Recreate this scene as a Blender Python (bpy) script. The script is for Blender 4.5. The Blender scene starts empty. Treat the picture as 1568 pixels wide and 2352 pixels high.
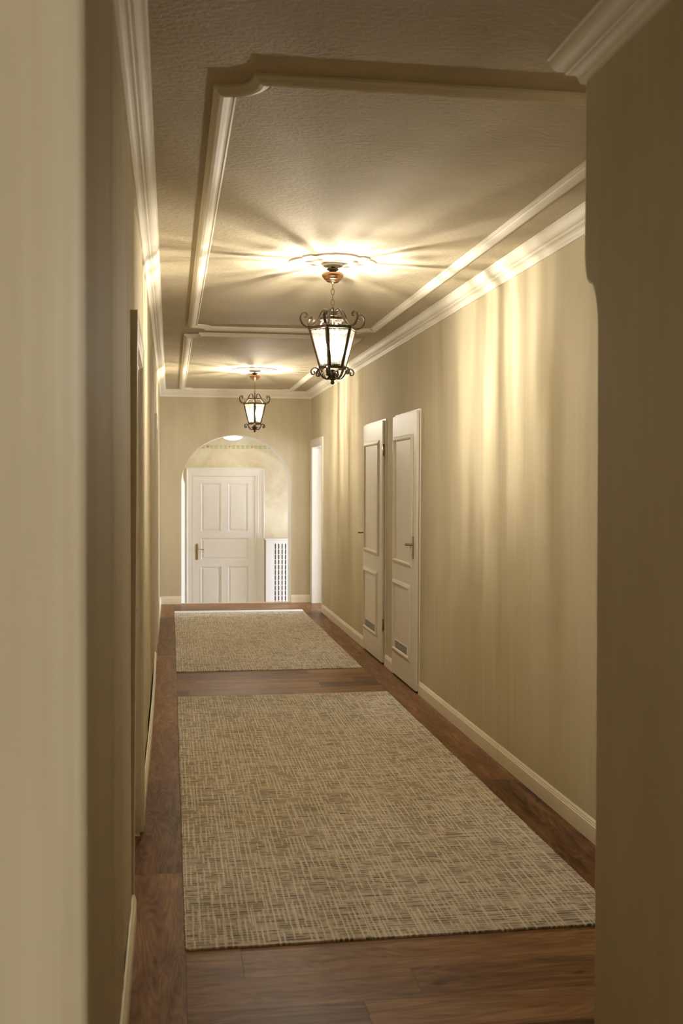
import bpy, bmesh, math, random
from math import sin, cos, pi, radians as R
from mathutils import Vector, Matrix, noise

random.seed(4)
C = bpy.context.scene.collection

# ------------------------------------------------------------------ dimensions (metres)
XL, XR = -0.142, 1.877          # corridor side walls
YB, YF = -2.0, 14.506           # wall behind the camera / arch wall
ZC, ZK = 2.84, 2.745            # ceiling / underside of cornice
XP = 1.168                      # face of the near pier
PY0, PY1 = 1.75, 2.973          # pier length
YS = 16.1                       # back wall of the stair hall
ZS = -0.44                      # its floor

# ------------------------------------------------------------------ materials
def new_mat(name):
    m = bpy.data.materials.new(name); m.use_nodes = True
    nt = m.node_tree; nt.nodes.clear()
    out = nt.nodes.new('ShaderNodeOutputMaterial')
    b = nt.nodes.new('ShaderNodeBsdfPrincipled')
    nt.links.new(b.outputs[0], out.inputs[0])
    return m, nt, b, out

class G:
    """tiny node-graph helper"""
    def __init__(s, nt): s.nt = nt
    def n(s, t, **kw):
        nd = s.nt.nodes.new(t)
        for k, v in kw.items(): setattr(nd, k, v)
        return nd
    def put(s, sock, v):
        if isinstance(v, (int, float)): sock.default_value = v
        elif isinstance(v, (tuple, list)): sock.default_value = v
        else: s.nt.links.new(v, sock)
    def m(s, op, a, b=None, c=None, clamp=False):
        nd = s.n('ShaderNodeMath', operation=op, use_clamp=clamp)
        s.put(nd.inputs[0], a)
        if b is not None: s.put(nd.inputs[1], b)
        if c is not None: s.put(nd.inputs[2], c)
        return nd.outputs[0]
    def coord(s):
        return s.n('ShaderNodeTexCoord').outputs['Object']
    def sep(s, v):
        nd = s.n('ShaderNodeSeparateXYZ'); s.put(nd.inputs[0], v); return nd.outputs
    def comb(s, x, y, z):
        nd = s.n('ShaderNodeCombineXYZ')
        for i, v in enumerate((x, y, z)): s.put(nd.inputs[i], v)
        return nd.outputs[0]
    def scale(s, v, sc, loc=(0, 0, 0)):
        nd = s.n('ShaderNodeMapping'); s.put(nd.inputs[0], v)
        nd.inputs['Scale'].default_value = sc; nd.inputs['Location'].default_value = loc
        return nd.outputs[0]
    def noise(s, v, sc, detail=3, rough=.5, dist=0.):
        nd = s.n('ShaderNodeTexNoise'); s.put(nd.inputs['Vector'], v)
        nd.inputs['Scale'].default_value = sc; nd.inputs['Detail'].default_value = detail
        nd.inputs['Roughness'].default_value = rough; nd.inputs['Distortion'].default_value = dist
        return nd.outputs['Fac']
    def white(s, v):
        nd = s.n('ShaderNodeTexWhiteNoise', noise_dimensions='3D'); s.put(nd.inputs['Vector'], v)
        return nd.outputs['Value']
    def ramp(s, f, stops):
        nd = s.n('ShaderNodeValToRGB'); s.put(nd.inputs[0], f)
        el = nd.color_ramp.elements
        while len(el) < len(stops): el.new(.5)
        for e, (p, c) in zip(el, stops):
            e.position = p; e.color = (*c, 1) if len(c) == 3 else c
        return nd.outputs[0]
    def mix(s, f, a, b, mode='MIX'):
        nd = s.n('ShaderNodeMix', data_type='RGBA', blend_type=mode)
        s.put(nd.inputs[0], f)
        s.put(nd.inputs[6], (*a, 1) if isinstance(a, tuple) and len(a) == 3 else a)
        s.put(nd.inputs[7], (*b, 1) if isinstance(b, tuple) and len(b) == 3 else b)
        return nd.outputs[2]
    def bump(s, h, strength, dist, normal=None):
        nd = s.n('ShaderNodeBump'); s.put(nd.inputs['Height'], h)
        nd.inputs['Strength'].default_value = strength; nd.inputs['Distance'].default_value = dist
        if normal is not None: s.put(nd.inputs['Normal'], normal)
        return nd.outputs[0]
    def smooth(s, v, a, b):
        nd = s.n('ShaderNodeMapRange', interpolation_type='SMOOTHSTEP')
        s.put(nd.inputs[0], v); nd.inputs[1].default_value = a; nd.inputs[2].default_value = b
        return nd.outputs[0]

def simple(name, col, rough=.5, metal=0., spec=.5, var=.04, bump=0., bsc=60, coat=0.):
    m, nt, b, out = new_mat(name); g = G(nt)
    v = g.noise(g.coord(), 9, 3)
    c = g.mix(v, tuple(x * (1 - var) for x in col), tuple(min(1, x * (1 + var)) for x in col))
    g.put(b.inputs['Base Color'], c)
    b.inputs['Roughness'].default_value = rough; b.inputs['Metallic'].default_value = metal
    b.inputs['Specular IOR Level'].default_value = spec
    if coat: b.inputs['Coat Weight'].default_value = coat
    if bump:
        g.put(b.inputs['Normal'], g.bump(g.noise(g.coord(), bsc, 4), 1, bump))
    return m

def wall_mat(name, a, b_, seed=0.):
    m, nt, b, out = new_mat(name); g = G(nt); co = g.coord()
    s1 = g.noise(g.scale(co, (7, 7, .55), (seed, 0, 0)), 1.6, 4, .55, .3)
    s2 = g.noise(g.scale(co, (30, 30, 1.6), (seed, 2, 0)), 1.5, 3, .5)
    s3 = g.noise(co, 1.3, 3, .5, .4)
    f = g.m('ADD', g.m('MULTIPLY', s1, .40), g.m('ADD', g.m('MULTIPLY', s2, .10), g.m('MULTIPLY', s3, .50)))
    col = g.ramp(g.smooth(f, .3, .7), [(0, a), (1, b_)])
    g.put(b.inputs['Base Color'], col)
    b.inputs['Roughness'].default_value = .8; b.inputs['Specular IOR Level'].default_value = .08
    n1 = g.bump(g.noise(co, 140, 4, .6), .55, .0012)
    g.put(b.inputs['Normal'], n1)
    return m

def stair_mat():
    m, nt, b, out = new_mat('ochre sponged plaster'); g = G(nt); co = g.coord()
    s = g.noise(co, 2.6, 5, .6, .8); s2 = g.noise(co, 14, 4, .6)
    g.put(b.inputs['Base Color'], g.ramp(g.m('ADD', g.m('MULTIPLY', s, .75), g.m('MULTIPLY', s2, .25)), [(.36, (.66, .56, .37)), (.52, (.73, .645, .44)), (.66, (.79, .73, .54))]))
    b.inputs['Roughness'].default_value = .7; return m

def ceiling_mat():
    m, nt, b, out = new_mat('rough plaster ceiling'); g = G(nt); co = g.coord()
    s3 = g.noise(co, 2.0, 4, .55, .4)
    g.put(b.inputs['Base Color'], g.ramp(s3, [(.3, (.45, .385, .268)), (.7, (.53, .458, .33))]))
    b.inputs['Roughness'].default_value = .75; b.inputs['Specular IOR Level'].default_value = .2
    h1 = g.noise(g.scale(co, (.75, 1.25, 1)), 44, 5, .62, .35)
    h2 = g.noise(g.scale(co, (.8, 1.2, 1)), 110, 4, .6)
    h = g.m('ADD', h1, g.m('MULTIPLY', h2, .35))
    g.put(b.inputs['Normal'], g.bump(h, .9, .0105))
    return m

def floor_mat():
    m, nt, b, out = new_mat('brown oak planks'); g = G(nt); co = g.coord()
    x, y, z = g.sep(co)
    # cross-laid field between two lengthwise border boards
    left = g.m('LESS_THAN', x, .049)
    right = g.m('GREATER_THAN', x, 1.655)
    border = g.m('MAXIMUM', left, right)
    # field: rows across the corridor
    PW, PL = .207, 1.29
    fr = g.m('FLOOR', g.m('DIVIDE', g.m('SUBTRACT', y, 3.26), PW))
    fo = g.m('ADD', g.m('SUBTRACT', .507, g.m('MULTIPLY', fr, .193)), g.m('MULTIPLY', g.m('MULTIPLY', fr, g.m('ADD', fr, 1)), .37))
    fu = g.m('DIVIDE', g.m('ADD', x, fo), PL)
    fc = g.m('FLOOR', fu)
    # distances to joints
    fry = g.m('FRACT', g.m('DIVIDE', g.m('SUBTRACT', y, 3.26), PW))
    d1 = g.m('MULTIPLY', g.m('MINIMUM', fry, g.m('SUBTRACT', 1, fry)), PW)
    fux = g.m('FRACT', fu)
    d2 = g.m('MULTIPLY', g.m('MINIMUM', fux, g.m('SUBTRACT', 1, fux)), PL)
    df = g.m('MINIMUM', d1, d2)
    # border: boards 1.41 m long
    BL = 1.427
    bu = g.m('DIVIDE', g.m('SUBTRACT', y, 4.463), BL)
    bur = g.m('ADD', bu, g.m('MULTIPLY', right, .18))
    bc = g.m('FLOOR', bur)
    bf = g.m('FRACT', bur)
    db = g.m('MULTIPLY', g.m('MINIMUM', bf, g.m('SUBTRACT', 1, bf)), BL)
    dl = g.m('MINIMUM', g.m('ABSOLUTE', g.m('SUBTRACT', x, .049)), g.m('ABSOLUTE', g.m('SUBTRACT', x, 1.655)))
    def sel(a, b2):   # border ? b2 : a
        return g.m('ADD', g.m('MULTIPLY', g.m('SUBTRACT', 1, border), a), g.m('MULTIPLY', border, b2))
    dj = g.m('MINIMUM', sel(df, db), dl)
    idv = g.white(g.comb(sel(fr, bc), sel(fc, g.m('ADD', 40, right)), border))
    idv2 = g.white(g.comb(sel(fc, bc), sel(fr, g.m('ADD', 70, right)), 9.3))
    # grain runs along the board
    along = sel(x, y); across = sel(y, x)
    gv = g.comb(g.m('ADD', g.m('MULTIPLY', along, 1.0), g.m('MULTIPLY', idv, 37)), g.m('ADD', across, g.m('MULTIPLY', idv2, 11)), 0)
    big = g.noise(g.scale(gv, (1.3, 9, 1)), 2.0, 4, .55, .9)
    ring = g.m('SINE', g.m('MULTIPLY', g.noise(g.scale(gv, (1.1, 7, 1)), 1.3, 2, .45, .35), 95))
    fine = g.noise(g.scale(gv, (6, 170, 1)), 1.4, 4, .6)
    knot = g.smooth(g.noise(g.scale(gv, (4.5, 9, 1), (5, 2, 0)), 1.2, 2, .4, .4), .66, .8)
    t = g.m('ADD', g.m('SUBTRACT', g.m('MULTIPLY', idv, .32), .15), g.m('ADD', g.m('MULTIPLY', big, .70), g.m('MULTIPLY', fine, .34)))
    t = g.m('ADD', t, g.m('MULTIPLY', ring, .055))
    t = g.m('SUBTRACT', t, g.m('MULTIPLY', knot, .28))
    col = g.ramp(t, [(.25, (.06, .024, .009)), (.44, (.165, .076, .030)), (.60, (.26, .132, .056)), (.82, (.43, .255, .125))])
    gap = g.smooth(dj, .0002, .0016)
    col = g.mix(gap, (.03, .015, .009), col)
    g.put(b.inputs['Base Color'], col)
    g.put(b.inputs['Roughness'], g.m('ADD', .32, g.m('MULTIPLY', fine, .16)))
    b.inputs['Specular IOR Level'].default_value = .13
    hb = g.m('ADD', g.m('MULTIPLY', fine, .5), g.m('ADD', g.m('MULTIPLY', ring, .12), g.m('MULTIPLY', gap, .8)))
    g.put(b.inputs['Normal'], g.bump(hb, .35, .0012))
    return m

def rug_mat():
    m, nt, b, out = new_mat('woven taupe wool'); g = G(nt); co = g.coord()
    big = g.noise(co, 2.2, 3, .5)
    # dark weft dashes (run across), light warp threads (run along), fine ribs
    x, y, z = g.sep(co)
    wob_ = g.m('MULTIPLY', g.m('SUBTRACT', g.noise(co, 26, 2), .5), .006)
    x = g.m('ADD', x, wob_); y = g.m('ADD', y, wob_)
    def threads(u, v, pitch, freq, seed, lo, hi, half):
        # straight threads running along u, one per pitch of v, coming and going along their length
        q = g.m('DIVIDE', v, pitch); k = g.m('FLOOR', q); f_ = g.m('ABSOLUTE', g.m('SUBTRACT', g.m('FRACT', q), .5))
        on = g.smooth(g.noise(g.comb(g.m('MULTIPLY', u, freq), g.m('MULTIPLY', k, 7.31), seed), 1, 1, .5), lo, hi)
        return g.m('MULTIPLY', on, g.m('SUBTRACT', 1, g.smooth(f_, half * .5, half)))
    weft = threads(x, y, .021, 15, 1.2, .44, .52, .40)
    weftd = threads(x, y, .021, 7, 31.7, .57, .62, .38)
    wl = threads(x, y, .019, 5.5, 8.4, .50, .57, .25)
    weft2 = threads(x, y, .006, 22, 3.4, .45, .55, .45)
    warp = threads(y, x, .0185, 6.5, 5.1, .45, .54, .27)
    warpb = threads(y, x, .027, 3.6, 15.1, .47, .55, .13)
    warp2 = threads(y, x, .008, 9, 12.3, .54, .60, .35)
    base = g.ramp(g.m('ADD', g.m('MULTIPLY', g.noise(g.scale(co, (14, 60, 1)), 1, 2), .6), g.m('MULTIPLY', big, .4)),
                  [(.38, (.58, .51, .44)), (.62, (.76, .69, .61))])
    c = g.mix(g.m('MULTIPLY', weft2, .4), base, (.42, .35, .28))
    c = g.mix(g.m('MULTIPLY', weft, .72), c, (.25, .195, .15))
    c = g.mix(g.m('MULTIPLY', weftd, .8), c, (.16, .135, .11))
    c = g.mix(g.m('MULTIPLY', warp2, .22), c, (.32, .26, .20))
    c = g.mix(g.m('MULTIPLY', wl, .6), c, (.92, .87, .77))
    c = g.mix(g.m('MULTIPLY', warp, .7), c, (.92, .87, .76))
    c = g.mix(g.m('MULTIPLY', warpb, .8), c, (.95, .90, .79))
    g.put(b.inputs['Base Color'], c)
    b.inputs['Roughness'].default_value = .95; b.inputs['Specular IOR Level'].default_value = .1
    b.inputs['Sheen Weight'].default_value = .15
    h = g.m('ADD', g.m('ADD', weft2, g.m('MULTIPLY', warp, 1.2)), g.m('MULTIPLY', g.noise(co, 330, 2), .6))
    g.put(b.inputs['Normal'], g.bump(h, .6, .003))
    return m

def glass_mat():
    """hand-rolled antique lantern glass: clear, caustic streaks put into its tint, lets the light straight through"""
    m, nt, b, out = new_mat('antique lantern glass'); g = G(nt); co = g.coord()
    nt.nodes.remove(b)
    s = g.noise(g.scale(co, (1, 1, .07)), 85, 3, .6, .5)
    col = g.ramp(g.smooth(s, .42, .57), [(0, (.42, .40, .36)), (1, (1, .98, .95))])  # tint streaks stand in for light refracted by crinkled glass
    tr = g.n('ShaderNodeBsdfTransparent'); g.put(tr.inputs[0], col)
    gl = g.n('ShaderNodeBsdfGlossy'); gl.inputs['Roughness'].default_value = .08
    nb = g.bump(g.noise(co, 90, 3), .7, .004); g.put(gl.inputs['Normal'], nb)
    tl = g.n('ShaderNodeBsdfTranslucent'); tl.inputs[0].default_value = (.9, .88, .8, 1); g.put(tl.inputs['Normal'], nb)
    mx = g.n('ShaderNodeMixShader'); mx.inputs[0].default_value = .008
    nt.links.new(tr.outputs[0], mx.inputs[1]); nt.links.new(tl.outputs[0], mx.inputs[2])
    mx2 = g.n('ShaderNodeMixShader'); mx2.inputs[0].default_value = .06
    nt.links.new(mx.outputs[0], mx2.inputs[1]); nt.links.new(gl.outputs[0], mx2.inputs[2])
    nt.links.new(mx2.outputs[0], out.inputs[0])
    return m

def emit_mat(name, col, strength):
    m, nt, b, out = new_mat(name)
    b.inputs['Base Color'].default_value = (*col, 1)
    b.inputs['Emission Color'].default_value = (*col, 1)
    b.inputs['Emission Strength'].default_value = strength
    return m

def pane_mat():
    m, nt, b, out = new_mat('window glass'); g = G(nt); nt.nodes.remove(b)
    tr = g.n('ShaderNodeBsdfTransparent'); gl = g.n('ShaderNodeBsdfGlossy'); gl.inputs['Roughness'].default_value = .02
    mx = g.n('ShaderNodeMixShader'); mx.inputs[0].default_value = .05
    nt.links.new(tr.outputs[0], mx.inputs[1]); nt.links.new(gl.outputs[0], mx.inputs[2])
    nt.links.new(mx.outputs[0], out.inputs[0]); return m

def bulb_glass_mat():
    m, nt, b, out = new_mat('clear bulb glass'); g = G(nt)
    b.inputs['Base Color'].default_value = (1, .95, .85, 1); b.inputs['Roughness'].default_value = .3
    tr = g.n('ShaderNodeBsdfTransparent'); tl = g.n('ShaderNodeBsdfTranslucent')
    mx = g.n('ShaderNodeMixShader'); mx.inputs[0].default_value = .15
    nt.links.new(tr.outputs[0], mx.inputs[1]); nt.links.new(tl.outputs[0], mx.inputs[2])
    nt.links.new(mx.outputs[0], out.inputs[0]); return m

BULB = 6300.0
WARM = (1.0, .938, .818)
M = dict(
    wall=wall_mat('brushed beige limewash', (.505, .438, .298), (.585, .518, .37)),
    stair=stair_mat(),
    ceil=ceiling_mat(), floor=floor_mat(), rug=rug_mat(), glass=glass_mat(), pane=pane_mat(),
    trim=simple('cream painted stucco', (.76, .71, .60), .62, spec=.2, bump=.0006, bsc=40),
    base=simple('cream lacquered skirting', (.82, .75, .58), .38),
    door=simple('cream lacquered door', (.74, .69, .59), .5, spec=.25, bump=.0003, bsc=25),
    white=simple('white lacquered wood', (.80, .78, .72), .35),
    iron=simple('dark bronzed wrought iron', (.075, .056, .038), .42, metal=.75, var=.3),
    copper=simple('aged copper', (.40, .22, .115), .3, metal=1., var=.15),
    chain=simple('antique brass chain', (.24, .165, .09), .4, metal=1.),
    brass=simple('old brass', (.42, .30, .12), .33, metal=1., var=.3),
    nickel=simple('satin nickel', (.42, .36, .27), .32, metal=1.),
    candle=simple('ivory candle sleeve', (.75, .65, .45), .6),
    dark=simple('dark void', (.012, .009, .006), .9),
    bulb=bulb_glass_mat(), filament=emit_mat('glowing filament', WARM, BULB),
    dome=emit_mat('lit opal dome', (1., .96, .80), 10.),
    binding=simple('pale rug binding', (.80, .80, .80), .9),
    green=simple('olive stencil paint', (.47, .50, .22), .8),
    rose=simple('faded red stencil paint', (.62, .20, .13), .8),
    stone=simple('pale stair stone', (.6, .55, .45), .6),
    nosing=simple('light oak threshold', (.62, .50, .31), .35),
    plastic=simple('sun patch white plastic', (.93, .93, .93), .25),  # bright white for the plate that imitates a sun patch
    metal=simple('white steel', (.8, .8, .8), .4),
)

# ------------------------------------------------------------------ mesh helpers
class MB:
    def __init__(s): s.v = []; s.f = []; s.sm = []
    def add(s, verts, faces, smooth=False, M_=None):
        o = len(s.v)
        for p in verts:
            p = Vector(p); s.v.append(M_ @ p if M_ else p)
        for f in faces: s.f.append(tuple(i + o for i in f)); s.sm.append(smooth)
        return s
    def box(s, a, b, M_=None):
        x0, y0, z0 = [min(p, q) for p, q in zip(a, b)]; x1, y1, z1 = [max(p, q) for p, q in zip(a, b)]
        return s.add([(x0, y0, z0), (x1, y0, z0), (x1, y1, z0), (x0, y1, z0), (x0, y0, z1), (x1, y0, z1), (x1, y1, z1), (x0, y1, z1)],
                     [(0, 3, 2, 1), (4, 5, 6, 7), (0, 1, 5, 4), (1, 2, 6, 5), (2, 3, 7, 6), (3, 0, 4, 7)], False, M_)
    def bbox(s, a, b, c=.003, M_=None):
        """box with chamfered edges"""
        bm = bmesh.new()
        mn = [min(p, q) for p, q in zip(a, b)]; mx = [max(p, q) for p, q in zip(a, b)]
        bmesh.ops.create_cube(bm, size=1)
        for v in bm.verts: v.co = Vector([mn[i] + (mx[i] - mn[i]) * (v.co[i] + .5) for i in range(3)])
        bmesh.ops.bevel(bm, geom=bm.edges[:], offset=c, segments=2, affect='EDGES', profile=.5)
        bm.verts.index_update()
        s.add([v.co.copy() for v in bm.verts], [tuple(v.index for v in f.verts) for f in bm.faces], False, M_)
        bm.free(); return s
    def lathe(s, prof, seg=32, M_=None, smooth=True, sx=1.):
        n = len(prof); vs = []; fs = []
        for i in range(seg):
            a = 2 * pi * i / seg
            for r, z in prof: vs.append((r * cos(a), r * sin(a), z))
        for i in range(seg):
            j = (i + 1) % seg
            for k in range(n - 1): fs.append((i * n + k, j * n + k, j * n + k + 1, i * n + k + 1))
        if prof[0][0] > 1e-6: fs.append(tuple(i * n for i in range(seg))[::-1])
        if prof[-1][0] > 1e-6: fs.append(tuple(i * n + n - 1 for i in range(seg)))
        return s.add(vs, fs, smooth, M_)
    def tube(s, pts, r, seg=8, closed=False, M_=None, flat=None):
        """round (or flat=(w,h) strap) section along a 3D polyline"""
        pts = [Vector(p) for p in pts]; n = len(pts)
        T = []
        for i in range(n):
            if closed: t = pts[(i + 1) % n] - pts[i - 1]
            else: t = pts[min(i + 1, n - 1)] - pts[max(i - 1, 0)]
            T.append(t.normalized())
        ref = Vector((0, 0, 1))
        if abs(T[0].dot(ref)) > .9: ref = Vector((1, 0, 0))
        nrm = (ref - T[0] * ref.dot(T[0])).normalized()
        vs = []; fs = []
        for i in range(n):
            nrm = (nrm - T[i] * nrm.dot(T[i])).normalized(); bn = T[i].cross(nrm)
            rr = r[i] if isinstance(r, (list, tuple)) else r
            if flat:
                w, h = flat
                for u, v_ in ((-w, -h), (w, -h), (w, h), (-w, h)):
                    vs.append(pts[i] + bn * u * rr + nrm * v_ * rr)
            else:
                for k in range(seg):
                    a = 2 * pi * k / seg; vs.append(pts[i] + (nrm * cos(a) + bn * sin(a)) * rr)
        sg = 4 if flat else seg
        for i in range(n if closed else n - 1):
            j = (i + 1) % n
            for k in range(sg):
                l = (k + 1) % sg; fs.append((i * sg + k, i * sg + l, j * sg + l, j * sg + k))
        if not closed: fs += [tuple(range(sg))[::-1], tuple((n - 1) * sg + k for k in range(sg))]
        return s.add(vs, fs, not flat, M_)
    def sweep(s, path, prof, closed=False, M_=None, smooth=False, cap=True):
        """path: 2D points (a,b); prof: closed polygon of (u, h): u offset to the left of travel, h height; mitred corners"""
        n = len(path); k = len(prof); P = [Vector(p) for p in path]; vs = []; fs = []
        for i in range(n):
            if closed or 0 < i < n - 1:
                d0 = (P[i] - P[i - 1]).normalized(); d1 = (P[(i + 1) % n] - P[i]).normalized()
            elif i == 0: d0 = d1 = (P[1] - P[0]).normalized()
            else: d0 = d1 = (P[-1] - P[-2]).normalized()
            n0 = Vector((-d0.y, d0.x)); n1 = Vector((-d1.y, d1.x)); m = (n0 + n1)
            m = m.normalized() if m.length > 1e-6 else n0
            sc = 1 / max(.35, m.dot(n0))
            for u, h in prof: q = P[i] + m * u * sc; vs.append((q.x, q.y, h))
        for i in range(n if closed else n - 1):
            j = (i + 1) % n
            for a in range(k):
                b = (a + 1) % k; fs.append((i * k + a, i * k + b, j * k + b, j * k + a))
        if not closed and cap: fs += [tuple(range(k))[::-1], tuple((n - 1) * k + a for a in range(k))]
        return s.add(vs, fs, smooth, M_)
    def prism(s, poly, h0, h1, M_=None):
        k = len(poly); vs = [(x, y, h0) for x, y in poly] + [(x, y, h1) for x, y in poly]
        fs = [tuple(range(k))[::-1], tuple(range(k, 2 * k))] + [(i, (i + 1) % k, k + (i + 1) % k, k + i) for i in range(k)]
        return s.add(vs, fs, False, M_)
    def build(s, name, mat, parent=None, loc=None, recalc=True, auto=None):
        me = bpy.data.meshes.new(name)
        if parent is not None and loc is None:
            w_ = Matrix(); q = parent
            while q is not None: w_ = q.matrix_basis @ w_; q = q.parent
            off = w_.inverted()
        else: off = Matrix.Translation(-Vector(loc)) if loc is not None else Matrix()
        if parent is not None and parent.get('_local'): off = Matrix()
        me.from_pydata([off @ v for v in s.v], [], s.f); me.update()
        for p, q in zip(me.polygons, s.sm): p.use_smooth = q
        if recalc:
            bm = bmesh.new(); bm.from_mesh(me); bmesh.ops.recalc_face_normals(bm, faces=bm.faces); bm.to_mesh(me); bm.free()
        me.materials.append(M[mat] if isinstance(mat, str) else mat)
        o = bpy.data.objects.new(name, me); C.objects.link(o)
        if parent is not None: o.parent = parent
        elif loc is not None: o.location = loc
        return o

def thing(name, label, cat, loc, group=None, rz=0., kind=None):
    o = bpy.data.objects.new(name, None); C.objects.link(o); o.empty_display_size = .1
    o.location = loc; o.rotation_euler = (0, 0, rz)
    tag(o, label, cat, group, kind); bpy.context.view_layer.update(); return o
def tag(o, label=None, cat=None, group=None, kind=None):
    if label: o['label'] = label
    if cat: o['category'] = cat
    if group: o['group'] = group
    if kind: o['kind'] = kind
    return o
def struct(o, label, cat): return tag(o, label, cat, None, 'structure')

# wall-local frames: (a along, b up, n out of the wall)
def frame(origin, a, n):
    a = Vector(a); n = Vector(n); b = Vector((0, 0, 1))
    m = Matrix((a, b, n)).transposed().to_4x4(); m.translation = Vector(origin); return m
MR = frame((XR, 0, 0), (0, 1, 0), (-1, 0, 0))           # right wall: a = Y
ML = frame((XL, 0, 0), (0, 1, 0), (1, 0, 0))            # left wall
MS = frame((0, YS, 0), (1, 0, 0), (0, -1, 0))           # stair hall back wall: a = X

# ------------------------------------------------------------------ left wall with hand-trowelled undulation
def wob(y, z):
    w = .0024 * sin(y * 5.1 + .4 * sin(z * 1.1)) + .0022 * sin(y * 11.7 + 1.3 + .3 * z) + .0015 * sin(y * 23 + 2. + .2 * z) + .0008 * sin(y * 41 + .15 * z)
    w += .0011 * noise.noise(Vector((y * 3.2, z * .55, 1.7))) + .0016 * sin(y * 1.9 + 2.2)
    return w
def left_wall_pieces():
    mb = MB()
    def grid(y0, y1, z0, z1):
        ny = max(2, int((y1 - y0) / .035)); nz = max(2, int((z1 - z0) / .25)); vs = []; fs = []
        for i in range(ny + 1):
            for j in range(nz + 1):
                y = y0 + (y1 - y0) * i / ny; z = z0 + (z1 - z0) * j / nz
                vs.append((XL + wob(y, z), y, z))
        w = nz + 1
        for i in range(ny):
            for j in range(nz): fs.append((i * w + j, i * w + j + 1, (i + 1) * w + j + 1, (i + 1) * w + j))
        mb.add([Vector(v) for v in vs], [f[::-1] for f in fs], True)
        mb.box((XL - .25, y0, z0), (XL - .02, y1, z1))
    for y0, y1, z0, z1 in ((YB, 4.10, -.02, ZC + .02), (4.10, 4.98, 2.12, ZC + .02), (4.98, 9.92, -.02, ZC + .02),
                           (9.92, 10.80, 2.12, ZC + .02), (10.80, YF, -.02, ZC + .02)):
        grid(y0, y1, z0, z1)
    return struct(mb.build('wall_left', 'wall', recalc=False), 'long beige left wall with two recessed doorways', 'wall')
left_wall_pieces()

# right wall (door panels R1, R2 sit on it; open doorway at the far end)
mb = MB()
for y0, y1, z0, z1 in ((PY1 - .4, 13.44, -.02, ZC + .02), (13.44, 14.42, 2.12, ZC + .02), (14.42, YF, -.02, ZC + .02)):
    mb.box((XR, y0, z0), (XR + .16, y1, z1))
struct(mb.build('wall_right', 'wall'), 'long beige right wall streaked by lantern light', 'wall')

# near pier beside the camera, with the stepped and rounded end
mb = MB()
poly = [(PY0, -.02), (2.850, -.02), (2.856, .9), (2.866, 1.7)]
for i in range(9):
    t = i / 8; a = pi / 2 * t
    poly.append((2.872 + .068 * (1 - cos(a)), 2.02 + .15 * sin(a)))
poly += [(2.952, 2.178), (2.962, 2.198), (PY1 - .004, 2.222), (PY1, 2.24), (PY1, ZC + .02), (PY0, ZC + .02)]
mp = Matrix(((0, 0, 1, 0), (1, 0, 0, 0), (0, 1, 0, 0), (0, 0, 0, 1)))   # (a,b,h)->(h,a,b)
mb.prism(poly, XP, XR + .16, mp)
o = mb.build('wall_pier', 'wall')
bv = o.modifiers.new('round', 'BEVEL'); bv.width = .012; bv.segments = 3; bv.limit_method = 'ANGLE'; bv.angle_limit = R(40)
struct(o, 'shaded brown-beige wall pier filling the right edge, with notched rounded corner', 'wall')

# lobby right of the camera: side walls with a window that lets daylight in
mb = MB()
mb.box((XP, PY0 + .0005, -.02), (4.9, PY0 + .16, ZC + .02))
struct(mb.build('wall_lobby', 'wall'), 'beige lobby wall behind the near pier', 'wall')
mb = MB()
WX = 4.6
for a, b in (((WX, YB, -.02), (WX + .25, 1.10, ZC)), ((WX, 1.70, -.02), (WX + .25, PY0, ZC)), ((WX, 1.10, -.02), (WX + .25, 1.70, .25)), ((WX, 1.10, 2.55), (WX + .25, 1.70, ZC))):
    mb.box(a, b)
struct(mb.build('wall_window', 'wall'), 'lobby outer wall around its tall window', 'wall')
mb = MB(); mb.box((XL - .3, YB - .15, -.02), (WX + .25, YB, ZC + .02))
struct(mb.build('wall_back', 'wall'), 'wall behind the photographer', 'wall')
def window(name, m, w, h, label):
    w_ = thing(name, label, 'window', m.translation, kind='structure')
    f = MB(); f.sweep([(0, 0), (w, 0), (w, h), (0, h)], [(0, 0), (.06, 0), (.06, .05), (0, .05)], True, m)
    f.box((w / 2 - .02, 0, 0), (w / 2 + .02, h, .045), m); f.box((0, h * .68, 0), (w, h * .68 + .04, .045), m)
    f.build('window_frame', 'white', w_)
    MB().box((.03, .03, .02), (w - .03, h - .03, .026), m).build('window_pane', 'pane', w_)
    return w_
window('window_1', frame((WX + .15, 1.10, .25), (0, 1, 0), (-1, 0, 0)), .60, 2.3, 'tall white lobby window beside the camera')

# ------------------------------------------------------------------ arch wall
AX0, AX1, SP, AT = .142, 1.604, 1.60, 2.246
def arch_outline(x0, x1, zs, zt, n=40, zb=ZS):
    c = (x0 + x1) / 2; r = (x1 - x0) / 2; p = [(x0, zb), (x0, zs)]
    for i in range(1, n): a = pi - pi * i / n; p.append((c + r * cos(a), zs + (zt - zs) * sin(a)))
    return p + [(x1, zs), (x1, zb)]
fo = arch_outline(AX0, AX1, SP, AT); bo = arch_outline(AX0 + .052, AX1, SP, AT - .0)
y0, y1 = YF, YF + .42
bo = []
for k, (x, z) in enumerate(fo):
    d = 0 if x > (AX0 + AX1) / 2 else max(0., 1 - max(0, z - SP) / .26); bo.append((x + .052 * d * d, z))
mb = MB(); bx0, bx1, bz = -.8, 2.9, ZC + .02
def outer(p, k, n):   # matching points on a surrounding rectangle
    x, z = p
    if k < 2: return (bx0, z)
    if k >= n - 2: return (bx1, z)
    t = (k - 1) / (n - 3)
    if t < .25: return (bx0, SP + (bz - SP) * t / .25)
    if t > .75: return (bx1, SP + (bz - SP) * (1 - t) / .25)
    return (bx0 + (bx1 - bx0) * (t - .25) / .5, bz)
n = len(fo); vs = []; fs = []
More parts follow.
